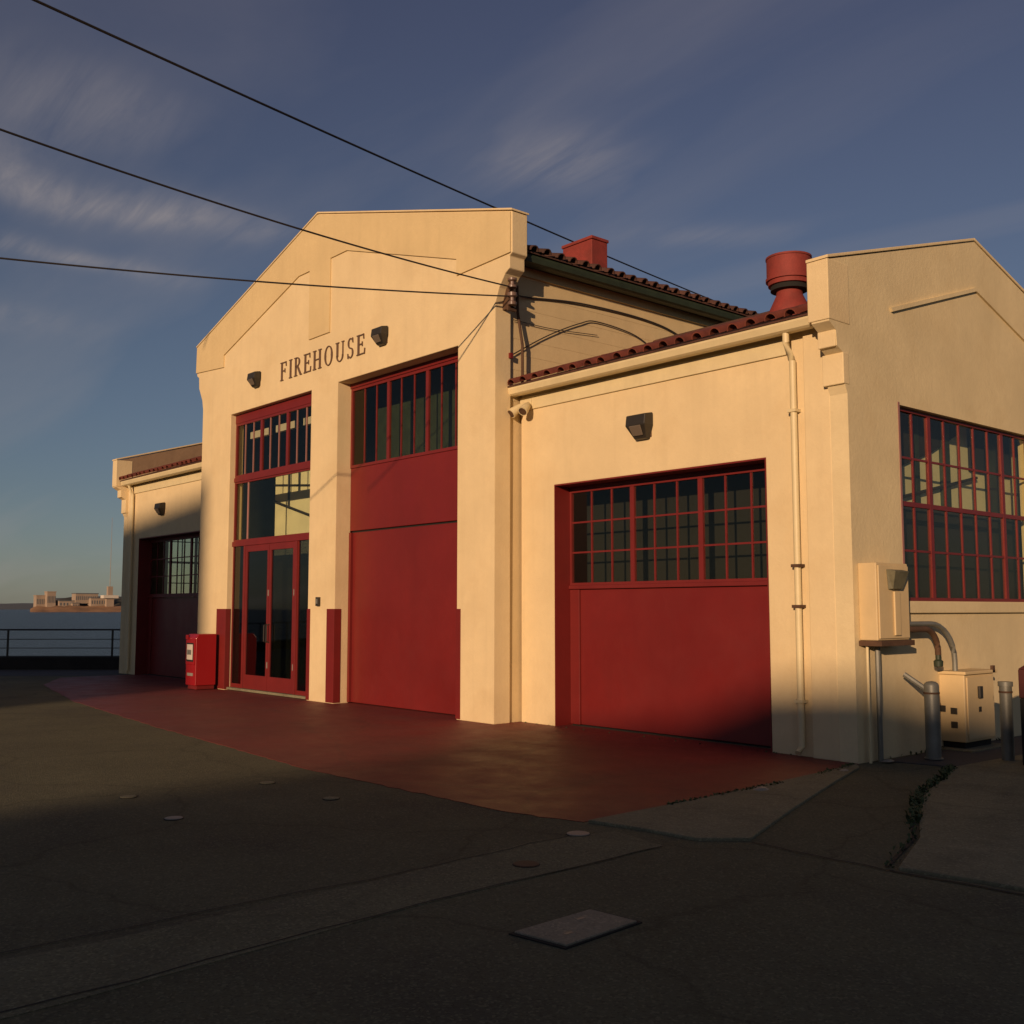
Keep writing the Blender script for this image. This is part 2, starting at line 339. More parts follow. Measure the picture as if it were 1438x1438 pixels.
# bearing a: 0 = -X, positive towards +Y
land('far_headland', 7000, R(-15), R(16.9), [30+10*math.sin(i*.7)+rr.uniform(0, 8)+(55 if i < 6 else 40*max(0, 1-abs(i-9)/9)) for i in range(40)], 900, hillm)
land('far_hills', 9000, R(17), R(75), [75+30*math.sin(i*.5)+rr.uniform(0, 20) for i in range(50)], 1400, hillm)
I0, I1 = R(16.42), R(26)
land('island_shore', 1500, I0, I1, [4]+[8+rr.uniform(0, 3) for i in range(30)]+[4], 120, rockm)
land('island_hill', 1530, I0+R(.9), I1, [8]+[16+3*math.sin(i*.8)+rr.uniform(0, 3) for i in range(26)]+[6], 160, landm)
def isl(az, d, w, dep, h, z0, label, roof=False, nwin=6):
    a = R(az); c = Vector((-math.cos(a)*d, math.sin(a)*d, z0)); t_ = thing('island_building', label, 'building', c)
    b = MB().box(-dep/2, dep/2, -w/2, w/2, 0, h); o = b.build('wall', isb_hazy, t_); o.matrix_parent_inverse = Matrix(); o.parent = t_
    o2 = MB().box(-dep/2-.5, dep/2+.5, -w/2-.5, w/2+.5, h, h+1).build('roof', hillm if roof else isb_hazy, t_); o2.matrix_parent_inverse = Matrix()
    for i in range(nwin):
        y = -w/2+w*(i+.5)/nwin
        o3 = MB().box(dep/2, dep/2+.15, y-w/nwin*.22, y+w/nwin*.22, h*.35, h*.75).build('window', hillm, t_); o3.matrix_parent_inverse = Matrix()  # panes take the hill tone, not black, for the same painted haze
    return t_
isl(16.85, 1560, 13, 12, 17, 2, 'tall orange-lit block on the left tip of the far island')
isl(17.3, 1555, 11, 12, 22, 2, 'twin-height pale block second from the left end of the far island')
isl(17.7, 1575, 12, 9, 7, 4, 'small low block beside the two left blocks on the far island')
isl(18.45, 1550, 9, 8, 6, 3, 'tiny shed at the waterline in the middle of the far island', True, 3)
isl(18.1, 1560, 26, 14, 9, 3, 'low long building halfway along the far island shore', True)
isl(18.9, 1565, 30, 16, 13, 9, 'broad cell block on the middle of the far island ridge', True, 12)
isl(19.45, 1560, 20, 14, 12, 4, 'small block just left of the watchtower on the far island', True)
def islp(az, d, prims, name, label, cat):
    a = R(az); t_ = thing(name, label, cat, (-math.cos(a)*d, math.sin(a)*d, 4))
    for nm, mb, mt in prims:
        o = mb.build(nm, mt, t_); o.matrix_parent_inverse = Matrix()
    return t_
islp(20.05, 1545, [('shaft', MB().box(-3, 3, -5, 5, 0, 12), isb_hazy), ('platform', MB().box(-6, 6, -10, 10, 12, 16), white), ('cabin', MB().box(-3, 3, -3.2, 3.2, 16, 28), isb_hazy), ('mast', MB().tube([(0, 0, 28), (0, 0, 122)], [.4, .2], 6), isb_hazy)],
     'watchtower', 'flat-topped watchtower with tall thin mast at right end of the island', 'tower')

# railing at the pier edge with timber kerb
rl = thing('pier_railing', 'dark metal railing along the pier edge by the water', 'railing', (RA.x, RA.y, 0))
ang = math.atan2(dE.y, dE.x)
n_p = 22
for i in range(n_p):
    p = RA+dE*(-9+i*2.85+.55); MB().tube([(p.x, p.y, .0), (p.x, p.y, 1.08)], .03, 8).build('post', dark, rl)
for z in (1.08, .82, .58, .36):
    a, c = RA-dE*12, RA+dE*60; MB().tube([(a.x, a.y, z), (c.x, c.y, z)], .026 if z > 1 else .012, 6).build('rail', dark, rl)
a, c = RA-dE*14-dn*.05, RA+dE*70-dn*.05
k_ = MB().add([(*(a-dn*.15), 0), (*(a+dn*.15), 0), (*(c+dn*.15), 0), (*(c-dn*.15), 0), (*(a-dn*.15), .34), (*(a+dn*.15), .34), (*(c+dn*.15), .34), (*(c-dn*.15), .34)],
     [(0,3,2,1),(4,5,6,7),(0,1,5,4),(1,2,6,5),(2,3,7,6),(3,0,4,7)]).build('edge_timber', timber)
tag(k_, 'black timber kerb lying along the pier edge under the railing', 'kerb')

# ------------------------------------------------------------------ firehouse
fh = thing('firehouse', 'cream stucco firehouse with red doors, tall gabled centre and two low wings', 'building', (-16.75, 10, 0))
FY, WY = 9.84, 10.37
XL, XRt = -27.45, -6.3
main = [(-21.75, 0), (-20.4, 0), (-20.4, 5.69), (-17.1, 5.69), (-17.1, 0), (-16.17, 0), (-16.17, 5.69), (-12.68, 5.69), (-12.68, 0), (-11.8, 0),
        (-11.78, 6.18), (-11.70, 6.38), (-11.56, 6.56), (-11.46, 6.62), (-11.46, 6.80), (-11.40, 6.84), (-11.40, 7.46), (-16.95, 9.02),
        (-22.12, 7.44), (-22.12, 6.80), (-22.02, 6.74), (-22.0, 6.5), (-21.82, 6.2), (-21.76, 5.95)]
MB().prism(main, 'Y', FY, FY+.30).build('front_wall', stucco, fh, bevel=.012)
# raised gable border with short pilaster
bord = [(-22.12, 6.86), (-20.76, 6.76), (-20.76, 7.02), (-17.62, 7.98), (-17.2, 7.98), (-17.2, 6.66), (-16.46, 6.66), (-16.46, 8.04), (-15.9, 8.04), (-12.70, 7.06), (-12.70, 6.80), (-11.42, 6.84), (-11.42, 7.45), (-16.95, 9.0), (-22.1, 7.43)]
MB().prism(bord, 'Y', FY-.028, FY+.02).build('gable_border', stuccob, fh, bevel=.004)
# coping along the gable
def coping(p, q, y0, y1, h=.03):
    return MB().add([(p[0], y0, p[1]), (q[0], y0, q[1]), (q[0], y1, q[1]), (p[0], y1, p[1]), (p[0], y0, p[1]+h), (q[0], y0, q[1]+h), (q[0], y1, q[1]+h), (p[0], y1, p[1]+h)],
        [(0,3,2,1),(4,5,6,7),(0,1,5,4),(1,2,6,5),(2,3,7,6),(3,0,4,7)])
coping((-22.14, 7.44), (-16.95, 9.025), FY-.03, FY+.32).build('coping', stucco, fh, bevel=.006)
coping((-16.95, 9.025), (-11.38, 7.465), FY-.03, FY+.32).build('coping', stucco, fh, bevel=.006)
# main side and back walls
MB().box(-12.05, -11.84, FY+.302, 26, 0, 6.9).build('side_wall', board, fh)
for k in range(9):   # horizontal boarding on the clerestory side above the wing roof
    z = 4.75+k*.24
    MB().add([(-11.84, FY+.31, z), (-11.8345, FY+.31, z), (-11.838, FY+.31, z+.239), (-11.84, 26, z), (-11.8345, 26, z), (-11.838, 26, z+.239)], [(0, 1, 2), (3, 5, 4), (1, 4, 5, 2), (0, 3, 4, 1)]).build('board', board, fh)
MB().box(-21.68, -21.5, FY+.302, 26, 0, 6.9).build('side_wall', board, fh)
MB().prism([(-21.5, 0), (-12.05, 0), (-12.05, 6.9), (-16.8, 8.4), (-21.5, 6.9)], 'Y', 25.8, 26).build('back_wall', board, fh)
MB().box(-11.84, -11.79, FY+.5, 26, 6.70, 6.84).build('eave_board', board, fh)

# wings ------------------------------------------------------------
def wing(x0, x1, d0, d1, pier_x, mirror):
    # x0 < x1; door d0..d1
    ptsw = [(x0, 0), (d0, 0), (d0, 3.43), (d1, 3.43), (d1, 0), (x1, 0), (x1, 4.88), (x0, 4.88)]
    MB().prism(ptsw, 'Y', WY, WY+.34).build('wing_wall', stucco, fh, bevel=.008)
    # red lining of the opening
    MB().prism([(d0, 0), (d0+.012, 0), (d0+.012, 3.41), (d1-.012, 3.41), (d1-.012, 0), (d1, 0), (d1, 3.43), (d0, 3.43)], 'Y', WY-.006, WY+.345).build('door_lining', redd, fh)
wing(-11.8, -6.86, -11.08, -7.43, 0, 0)
wing(-26.95, -21.75, -26.5, -22.8, 0, 1)
# end piers
MB().box(-6.86, -6.52, WY-.045, WY+.34, 0, 4.88).build('pier', stucco, fh, bevel=.012)
MB().box(XL+.25, -26.95, WY-.045, WY+.34, 0, 4.88).build('pier', stucco, fh, bevel=.012)
gab = [(WY-.047, 0), (WY-.047, 4.02), (10.27, 4.14), (10.27, 4.46), (10.14, 4.53), (10.13, 4.70), (10.0, 4.78), (10.0, 5.47), (13.46, 6.47), (16.95, 5.47), (16.95, 4.78), (16.8, 4.5), (16.6, 4.02), (16.6, 0)]
def gable(xa, xb, hole):
    # built as four blocks round the window so the opening is real
    y0, y1, z0, z1 = 11.42, 15.02, 1.74, 4.03
    poly = [p for p in gab]
    low = [(WY-.047, 0), (16.6, 0), (16.6, 1.74), (WY-.047, 1.74)]
    top = [(WY-.047, 4.03)]+gab[2:12]+[(16.8, 4.5), (16.6, 4.03)]
    mb = MB()
    # single outline with a slit keeps the wall one piece
    ring = [(WY-.047, 0), (WY-.047, 4.02)]+gab[2:13]+[(16.6, 0), (12.9001, 0), (12.9001, z0), (y1, z0), (y1, z1), (y0, z1), (y0, z0), (12.9, z0), (12.9, 0)]
    mb.prism(ring, 'X', xa, xb)
    return mb
o = gable(XRt-.22, XRt, True).build('gable_wall', stuccow, fh, bevel=.0)
o = gable(XL, XL+.25, True).build('gable_wall', stucco, fh, bevel=.0)
# kneeler mouldings on the ends
for xa, xb in ((XRt-.26, XRt+.008), (XL-.008, XL+.268)):
    MB().box(xa, xb, 10.245, 10.36, 4.12, 4.47).build('kneeler', stucco, fh, bevel=.01)
    MB().box(xa+.03, xb-.02, 10.12, 10.25, 4.52, 4.71).build('kneeler', stucco, fh, bevel=.01)
    MB().box(xa+.0, xb+.0, 9.985, 10.4, 4.80, 5.48).build('kneeler', stucco, fh, bevel=.01)
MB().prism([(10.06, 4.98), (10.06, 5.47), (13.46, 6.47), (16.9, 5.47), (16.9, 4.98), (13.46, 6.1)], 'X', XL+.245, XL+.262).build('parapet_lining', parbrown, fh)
def ycoping(x0, x1, p, q, h=.035, m_=stucco):
    return MB().add([(x0, p[0], p[1]), (x1, p[0], p[1]), (x1, q[0], q[1]), (x0, q[0], q[1]), (x0, p[0], p[1]+h), (x1, p[0], p[1]+h), (x1, q[0], q[1]+h), (x0, q[0], q[1]+h)],
        [(0,3,2,1),(4,5,6,7),(0,1,5,4),(1,2,6,5),(2,3,7,6),(3,0,4,7)]).build('coping', m_, fh, bevel=.006)
for xa, xb in ((XRt-.26, XRt+.02), (XL-.02, XL+.29)):
    ycoping(xa, xb, (9.97, 5.475), (13.46, 6.475)); ycoping(xa, xb, (13.46, 6.475), (17.0, 5.475))
# raised border of the side gable
MB().prism([(11.30, 5.115), (13.44, 5.785), (16.2, 4.93), (16.2, 4.98), (13.44, 5.835), (11.26, 5.155)], 'X', XRt-.01, XRt+.03).build('gable_moulding', stuccow, fh)
MB().box(XRt-.05, XRt+.006, 11.385, 11.421, 1.742, 4.06).build('window_trim', pinkf, fh)
MB().box(XRt-.02, XRt+.045, 11.35, 15.09, 1.60, 1.735).build('window_sill', stuccow, fh, bevel=.01)
MB().box(-21.5, XL+.25, 16.6, 16.8, 0, 4.85).build('back_wall', stuccow, fh)
MB().box(-11.84, XRt-.22, 16.6, 16.8, 0, 4.85).build('back_wall', stuccow, fh)

# frieze, gutters, downspout
for xa, xb in ((-11.8, -7.06), (-26.9, -21.76)):
    MB().box(xa, xb, WY-.03, WY+.01, 4.60, 4.80).build('frieze', trimm, fh, bevel=.005)
def gutterX(xa, xb, y, z, m_, name='gutter'):
    pr_ = [(0, 0), (.11, 0), (.11, .012), (.0, .012)]
    prof = [(-.0, .13), (-.02, .13), (-.03, .09), (-.005, .02), (.03, 0), (.12, 0), (.12, .13), (.105, .13), (.105, .015), (.035, .015), (.01, .03), (-.01, .09)]
    return MB().prism([(y+a, z+b_) for a, b_ in prof], 'X', xa, xb).build(name, m_, fh)
gutterX(-11.95, -6.54, 10.12, 4.805, trimm); gutterX(-27.15, -21.78, 10.12, 4.805, trimm)
prof = [(0, .13), (.02, .13), (.04, .09), (.02, .02), (-.02, 0), (-.14, 0), (-.14, .13)]
MB().prism([(-11.52+a, 6.80+b_) for a, b_ in prof], 'Y', 10.2, 25.9).build('gutter', green, fh)
MB().prism([(-21.98-a, 6.80+b_) for a, b_ in prof], 'Y', 10.2, 25.9).build('gutter', green, fh)
MB().box(-11.83, -11.66, 10.16, 26, 6.845, 6.9).build('soffit', green, fh)
dsp = MB().tube([(-6.99, 10.19, 4.82), (-6.99, 10.19, 4.70), (-6.985, 10.25, 4.58), (-6.985, 10.305, 4.50), (-6.985, 10.305, .12), (-6.98, 10.22, .05)], .04, 10).build('downspout', trimm, fh, smooth=True)
for z in (3.9, 2.12, 1.66, .6):
    o = MB().box(-7.04, -6.93, 10.255, 10.375, z, z+.035).build('pipe_clip', brownm if 1 < z < 3 else trimm, dsp)
dl = MB().tube([(-26.85, 10.19, 4.82), (-26.85, 10.3, 4.55), (-26.85, 10.31, .1)], .04, 8).build('downspout', trimm, fh, smooth=True)
MB().tube([(-11.72, 10.32, 4.9), (-11.72, 10.32, 5.6), (-11.76, 10.26, 6.1), (-11.76, 10.25, 6.5)], .022, 8).build('conduit', brownm, fh, smooth=True)

# red corner guards on the pillars
for xa, xb, ya, yb in ((-20.82, -20.392, FY-.012, FY+.1), (-17.108, -17.0, FY-.012, FY+.2), (-16.42, -16.162, FY-.012, FY+.13), (-12.688, -12.58, FY-.012, FY+.2)):
    MB().box(xa, xb, ya, yb, .016, 1.65).build('corner_guard', redd, fh, bevel=.004)

# roofs ------------------------------------------------------------
def slab(p, q, r, s_, th, name, m_, parent):
    v = [Vector(k) for k in (p, q, r, s_)]; dz = Vector((0, 0, th))
    return MB().add(v+[k-dz for k in v], [(0,1,2,3),(7,6,5,4),(0,4,5,1),(1,5,6,2),(2,6,7,3),(3,7,4,0)]).build(name, m_, parent)
zE, zR, yE, yR = 4.945, 6.10, 10.08, 13.46
ze2, xe2, zr2, xr2 = 6.965, -11.47, 8.52, -16.85
roof_r = slab((-11.84, yE, zE), (XRt-.22, yE, zE), (XRt-.22, yR, zR), (-11.84, yR, zR), .022, 'wing_roof', tiled, fh)
slab((-11.84, 16.95, zE), (XRt-.22, 16.95, zE), (XRt-.22, yR, zR), (-11.84, yR, zR), .022, 'wing_roof', tiled, fh)
roof_l = slab((XL+.25, yE, zE), (-21.68, yE, zE), (-21.68, yR, zR), (XL+.25, yR, zR), .022, 'wing_roof', tiled, fh)
slab((XL+.25, 16.95, zE), (-21.68, 16.95, zE), (-21.68, yR, zR), (XL+.25, yR, zR), .022, 'wing_roof', tiled, fh)
roof_m = slab((xe2, 10.16, ze2), (xe2, 26.1, ze2), (xr2, 26.1, zr2), (xr2, 10.16, zr2), .022, 'main_roof', tiled, fh)
slab((-22.03, 10.16, ze2), (-22.03, 26.1, ze2), (xr2, 26.1, zr2), (xr2, 10.16, zr2), .022, 'main_roof', tiled, fh)

def tile_geo(L=.42, r0=.085, r1=.07, n=6, th=.014):
    v = []; f = []
    for (y, r) in ((0, r0), (L, r1)):
        for k in range(n+1):
            a = math.pi*k/n; v.append((math.cos(a)*r, y, math.sin(a)*r))
        for k in range(n+1):
            a = math.pi*k/n; v.append((math.cos(a)*(r-th), y, math.sin(a)*(r-th)))
    m_ = n+1
    for k in range(n):
        f.append((k, k+1, 2*m_+k+1, 2*m_+k)); f.append((m_+k, 3*m_+k, 3*m_+k+1, m_+k+1)); f.append((k, m_+k, m_+k+1, k+1)); f.append((2*m_+k, 2*m_+k+1, 3*m_+k+1, 3*m_+k))
    return v, f
def tiles(parent, org, along, upv, ncol, nrow, nparts, mt, pitch=.27, seed=1):
    """barrel tiles on a slope: the first nparts rows are parts, the rest one mesh"""
    rnd = random.Random(seed)
    org, along, upv = Vector(org), Vector(along).normalized(), Vector(upv).normalized(); nrm = along.cross(upv)
    if nrm.z < 0: nrm = -nrm
    v, f = tile_geo(); base = None; rest = MB()
    M = Matrix((along, upv, nrm)).transposed()
    if M.determinant() < 0: M = Matrix((-along, upv, nrm)).transposed()
    for r in range(nrow):
        for c in range(ncol):
            p = org+along*(pitch*(c+.5)+rnd.uniform(-.012, .012))+upv*(r*.36-.03+rnd.uniform(-.015, .015))+nrm*(.012+rnd.uniform(0, .012))
            if r < nparts:
                if base is None:
                    base = MB().add(v, f).build('tile', mt, parent, smooth=True); o = base
                else:
                    o = base.copy(); o.name = 'tile'; COL.objects.link(o)
                o.location = p; o.rotation_euler = (M.to_4x4() @ Matrix.Rotation(rnd.uniform(-.02, .02), 4, 'Z') @ Matrix.Rotation(.035, 4, 'X')).to_euler()
            else:
                rest.add([p+M @ Vector(q) for q in v], f)
    if rest.v:
        rest.build('tile_rows', mt, parent, smooth=True, kind='stuff')
upw = (0, yR-yE, zR-zE)
tiles(roof_r, (-11.82, yE, zE), (1, 0, 0), upw, 19, 10, 3, tilem, seed=2)
tiles(roof_l, (XL+.27, yE, zE), (1, 0, 0), upw, 20, 10, 2, tilem, seed=3)
tiles(roof_m, (xe2, 10.18, ze2), (0, 1, 0), (xr2-xe2, 0, zr2-ze2), 58, 15, 2, tiled, seed=4)
MB().tube([(-11.84, yR, zR+.03), (XRt-.22, yR, zR+.03)], .1, 8).build('ridge_tiles', tiled, roof_r)
MB().tube([(XL+.25, yR, zR+.03), (-21.68, yR, zR+.03)], .1, 8).build('ridge_tiles', tiled, roof_l)

# chimney on main roof and vent on wing roof
ch = MB().box(-13.75, -13.0, 13.1, 13.5, 7.3, 8.24).build('chimney', chimm, fh, bevel=.012)
MB().box(-13.77, -12.98, 13.08, 13.52, 8.242, 8.30).build('chimney_cap', chimm, ch, bevel=.01)
MB().box(-13.68, -13.07, 13.17, 13.43, 8.3, 8.315).build('flue', blackm, ch)
vt = MB().lathe((-8.02, 11.8, 0), [(.29, 5.44), (.285, 5.56), (.22, 5.70), (.175, 5.80), (.17, 5.86), (.165, 5.96)], 24).build('roof_vent', chimm, fh, smooth=True)
MB().lathe((-8.02, 11.8, 0), [(.22, 5.925), (.275, 5.93), (.28, 5.985), (.305, 5.99), (.305, 6.03), (.292, 6.035), (.292, 6.285), (.302, 6.29), (.302, 6.315), (.2, 6.34), (.001, 6.35)], 28).build('vent_cap', chimm, vt, smooth=True)
MB().lathe((-8.02, 11.8, 0), [(.235, 5.86), (.245, 5.862), (.245, 5.924), (.2, 5.926)], 24).build('vent_throat', blackm, vt, smooth=True)

# windows and doors -------------------------------------------------
def grid(parent, axis, plane, a0, a1, z0, z1, cols, rows, mains, mt=redf, name='window', thin=.022, main_w=.06, border=.05, dep=.05, gl=glass, hmain=(), pane_rot=.004, thinm=None):
    """window in plane: axis 'Y' (runs along X) or 'X' (runs along Y)"""
    def bx(b, u0, u1, v0, v1, d0, d1):
        return b.box(u0, u1, plane+d0, plane+d1, v0, v1) if axis == 'Y' else b.box(plane+d0, plane+d1, u0, u1, v0, v1)
    sg = 1 if axis == 'Y' else -1
    fr = MB(); D0, D1 = 0, sg*dep
    bx(fr, a0, a1, z0, z0+border, D0, D1); bx(fr, a0, a1, z1-border, z1, D0, D1)
    bx(fr, a0, a0+border, z0+border, z1-border, D0, D1); bx(fr, a1-border, a1, z0+border, z1-border, D0, D1)
    w = fr.build(name, mt, parent)
    ia, ib, iz, jz = a0+border, a1-border, z0+border, z1-border
    cw = (ib-ia)/cols; rh = (jz-iz)/rows
    for i in range(1, cols):
        u = ia+cw*i; big = i in mains; hw = (main_w if big else thin)/2; e = sg*(.004 if big else .012)
        bx(MB(), u-hw, u+hw, iz, jz, e, sg*(dep-.004) if big else sg*(dep-.014)).build('mullion' if big else 'glazing_bar', mt if big else (thinm or mt), w)
    for j in range(1, rows):
        v = iz+rh*j; big = j in hmain; hw = (main_w*.8 if big else thin)/2; e = sg*(.006 if big else .014)
        bx(MB(), ia, ib, v-hw, v+hw, e, sg*(dep-.006) if big else sg*(dep-.016)).build('transom' if big else 'glazing_bar', mt, w)
    base = None
    for i in range(cols):
        for j in range(rows):
            cu, cv = ia+cw*(i+.5), iz+rh*(j+.5); c = (cu, plane+sg*dep*.55, cv) if axis == 'Y' else (plane+sg*dep*.55, cu, cv)
            if base is None:
                base = (MB().box(-cw/2, cw/2, -.002, .002, -rh/2, rh/2) if axis == 'Y' else MB().box(-.002, .002, -cw/2, cw/2, -rh/2, rh/2)).build('pane', gl, w); o = base
            else:
                o = base.copy(); o.name = 'pane'; COL.objects.link(o)
            o.location = c
            k = random.gauss(0, pane_rot); k2 = random.gauss(0, pane_rot)
            o.rotation_euler = (k, 0, k2) if axis == 'Y' else (0, k, k2)
    return w
# right wing overhead door: window band above flat red panel
def wing_door(d0, d1, lab):
    Y = 10.66
    dr = MB().box(d0+.02, d1-.014, Y+.03, Y+.09, .02, 1.93).build('garage_door', red, fh, bevel=.004)
    MB().box(d0+.013, d0+.20, Y-.004, Y+.029, .018, 1.925).build('door_stile', redd, dr, bevel=.005)
    MB().box(d0+.013, d1-.013, Y-.03, Y+.09, 1.932, 1.985).build('rail', redf, dr, bevel=.005)
    MB().box(d0+.013, d1-.013, Y+.0, Y+.085, 3.36, 3.408).build('lintel', redd, dr)
    grid(fh, 'Y', Y, d0+.013, d1-.013, 1.987, 3.358, 9, 3, (3, 6), main_w=.075, thin=.024, border=.035)
wing_door(-11.08, -7.43, ''); wing_door(-26.5, -22.8, '')
# op2: tall red door with window band
dr = MB().box(-16.165, -12.685, 10.16, 10.22, .02, 3.0).build('tall_door', red, fh, bevel=.006)
MB().box(-16.165, -12.685, 10.13, 10.2, 3.03, 4.15).build('door_panel', red, dr, bevel=.006)
MB().box(-16.165, -16.10, 10.11, 10.159, .02, 3.0).build('door_stile', redd, dr)
MB().box(-16.165, -12.685, 10.175, 10.225, 2.995, 3.035).build('joint', blackm, dr)
grid(fh, 'Y', 10.12, -16.168, -12.682, 4.155, 5.60, 9, 1, (3, 6), main_w=.075, thin=.022, border=.05, thinm=redf)
MB().box(-16.168, -12.682, 10.10, 10.19, 5.602, 5.688).build('lintel', redd, dr)
# op1: glazed shopfront
Yp = 9.965
grid(fh, 'Y', Yp, -20.398, -17.102, 4.36, 5.50, 9, 1, (3, 6), main_w=.085, thin=.024, border=.05, thinm=pinkf)
sf = MB().box(-20.398, -17.102, Yp-.01, Yp+.09, 5.502, 5.688).build('lintel', redd, fh)
MB().box(-20.398, -17.102, Yp-.02, Yp+.08, 4.27, 4.358).build('transom', redf, sf)
grid(fh, 'Y', Yp, -20.398, -17.102, 3.03, 4.268, 1, 1, (), border=.035, main_w=.04)
MB().tube([(-19.83, Yp+.03, 3.06), (-19.83, Yp+.03, 4.24)], .022, 8).build('post', pinkf, sf)
MB().box(-20.398, -17.102, Yp-.03, Yp+.08, 2.93, 3.028).build('door_head', redf, sf)
# glazed double door and sidelights
for xa, xb in ((-20.398, -19.90), (-17.72, -17.102)):
    sw = MB().box(xa, xb, Yp+.0, Yp+.05, .06, .14).build('sidelight', redd, fh)
    MB().box(xa+.0, xb-.0, Yp+.02, Yp+.025, .14, 2.93).build('pane', glassd, sw)
    MB().box(xa, xa+.03, Yp, Yp+.05, .142, 2.928).build('frame', redd, sw)
    MB().box(xb-.03, xb, Yp, Yp+.05, .142, 2.928).build('frame', redd, sw)
MB().box(-19.90, -19.82, Yp-.02, Yp+.06, .06, 2.928).build('door_post', redf, sf, bevel=.004)
MB().box(-17.80, -17.72, Yp-.02, Yp+.06, .06, 2.928).build('door_post', redf, sf, bevel=.004)
for xa, xb, hx in ((-19.815, -18.815, -18.86), (-18.805, -17.805, -18.76)):
    d = MB()
    d.box(xa, xa+.075, Yp-.01, Yp+.04, .065, 2.925); d.box(xb-.075, xb, Yp-.01, Yp+.04, .065, 2.925)
    d.box(xa+.075, xb-.075, Yp-.01, Yp+.04, 2.80, 2.925); d.box(xa+.075, xb-.075, Yp-.01, Yp+.04, .065, .34)
    dd = d.build('glass_door', redf, fh)
    MB().box(xa+.075, xb-.075, Yp+.012, Yp+.018, .34, 2.80).build('pane', glassd, dd)
    MB().tube([(hx, Yp-.01, 1.0), (hx, Yp-.07, 1.02), (hx, Yp-.07, 1.33), (hx, Yp-.01, 1.35)], .014, 8).build('handle', dark, dd)
    for hz in (.5, 1.9):
        MB().box((xa if hx > -18.8 - .03 and xa < -19 else xb)-.012, (xa if hx > -18.8 - .03 and xa < -19 else xb)+.012, Yp-.022, Yp-.008, hz, hz+.12).build('hinge', pale, dd)
MB().box(-20.398, -17.102, Yp-.08, Yp+.12, .014, .06).build('threshold', conc, fh, bevel=.004)
# side windows of the wing gables
grid(fh, 'X', XRt-.07, 11.422, 15.018, 1.742, 4.028, 9, 4, (2, 7), main_w=.07, thin=.026, border=.04, hmain=(2,))
grid(fh, 'X', XL+.20, 11.422, 15.018, 1.742, 4.028, 9, 4, (2, 7), main_w=.07, thin=.026, border=.04, hmain=(2,))

# interior surfaces seen through the glass
MB().box(-11.83, XRt-.23, 11.25, 11.30, 0, 3.9).build('dark_backing', blackm, fh)  # dark sheet added so the room behind the garage panes stays black
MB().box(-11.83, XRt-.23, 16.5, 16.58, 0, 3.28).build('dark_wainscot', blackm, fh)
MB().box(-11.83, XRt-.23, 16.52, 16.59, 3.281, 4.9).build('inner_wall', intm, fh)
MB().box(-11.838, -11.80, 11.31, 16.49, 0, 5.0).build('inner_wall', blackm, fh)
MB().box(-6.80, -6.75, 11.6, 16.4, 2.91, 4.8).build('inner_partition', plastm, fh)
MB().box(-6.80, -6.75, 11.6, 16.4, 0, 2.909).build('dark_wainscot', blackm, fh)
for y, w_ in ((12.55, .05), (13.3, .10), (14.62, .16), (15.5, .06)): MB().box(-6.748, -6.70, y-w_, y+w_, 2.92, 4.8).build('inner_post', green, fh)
MB().prism([(11.6, 3.28), (12.2, 3.42), (12.95, 3.66), (13.7, 3.98), (13.7, 4.8), (11.6, 4.8)], 'X', -6.749, -6.715).build('shade_panel', timber, fh)  # dark board standing in for the shadowed upper corner behind the glass
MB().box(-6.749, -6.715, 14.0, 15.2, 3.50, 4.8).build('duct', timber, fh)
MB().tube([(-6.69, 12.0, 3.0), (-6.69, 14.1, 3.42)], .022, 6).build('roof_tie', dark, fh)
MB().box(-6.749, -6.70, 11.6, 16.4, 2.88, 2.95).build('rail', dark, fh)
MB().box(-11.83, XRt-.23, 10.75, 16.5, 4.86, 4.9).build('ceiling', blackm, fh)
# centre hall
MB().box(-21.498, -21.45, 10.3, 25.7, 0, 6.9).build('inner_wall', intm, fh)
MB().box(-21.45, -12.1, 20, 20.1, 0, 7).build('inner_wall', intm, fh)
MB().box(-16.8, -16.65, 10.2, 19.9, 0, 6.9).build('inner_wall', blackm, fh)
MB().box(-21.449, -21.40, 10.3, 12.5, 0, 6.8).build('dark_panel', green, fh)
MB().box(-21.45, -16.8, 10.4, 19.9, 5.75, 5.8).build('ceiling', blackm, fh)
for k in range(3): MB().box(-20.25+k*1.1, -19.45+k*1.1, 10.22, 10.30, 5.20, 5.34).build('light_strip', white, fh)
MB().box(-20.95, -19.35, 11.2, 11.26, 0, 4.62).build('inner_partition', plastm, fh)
MB().box(-19.349, -16.81, 11.3, 11.36, 0, 5.7).build('dark_backing', blackm, fh)
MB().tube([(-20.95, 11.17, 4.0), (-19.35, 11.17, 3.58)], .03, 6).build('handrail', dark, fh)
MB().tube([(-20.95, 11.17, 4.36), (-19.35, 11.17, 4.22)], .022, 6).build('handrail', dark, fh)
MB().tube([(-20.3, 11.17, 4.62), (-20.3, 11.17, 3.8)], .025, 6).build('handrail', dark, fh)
MB().box(-16.6, -12.1, 10.9, 10.95, 0, 6.6).build('dark_backing', green, fh)
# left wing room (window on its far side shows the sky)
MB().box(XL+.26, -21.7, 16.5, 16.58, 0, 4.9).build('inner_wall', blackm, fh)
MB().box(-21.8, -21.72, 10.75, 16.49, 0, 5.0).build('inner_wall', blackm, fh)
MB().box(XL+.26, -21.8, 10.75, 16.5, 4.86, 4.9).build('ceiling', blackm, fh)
MB().box(XL+.3, -6.6, 10.7, 16.5, 0, .012).build('floor', blackm, fh)

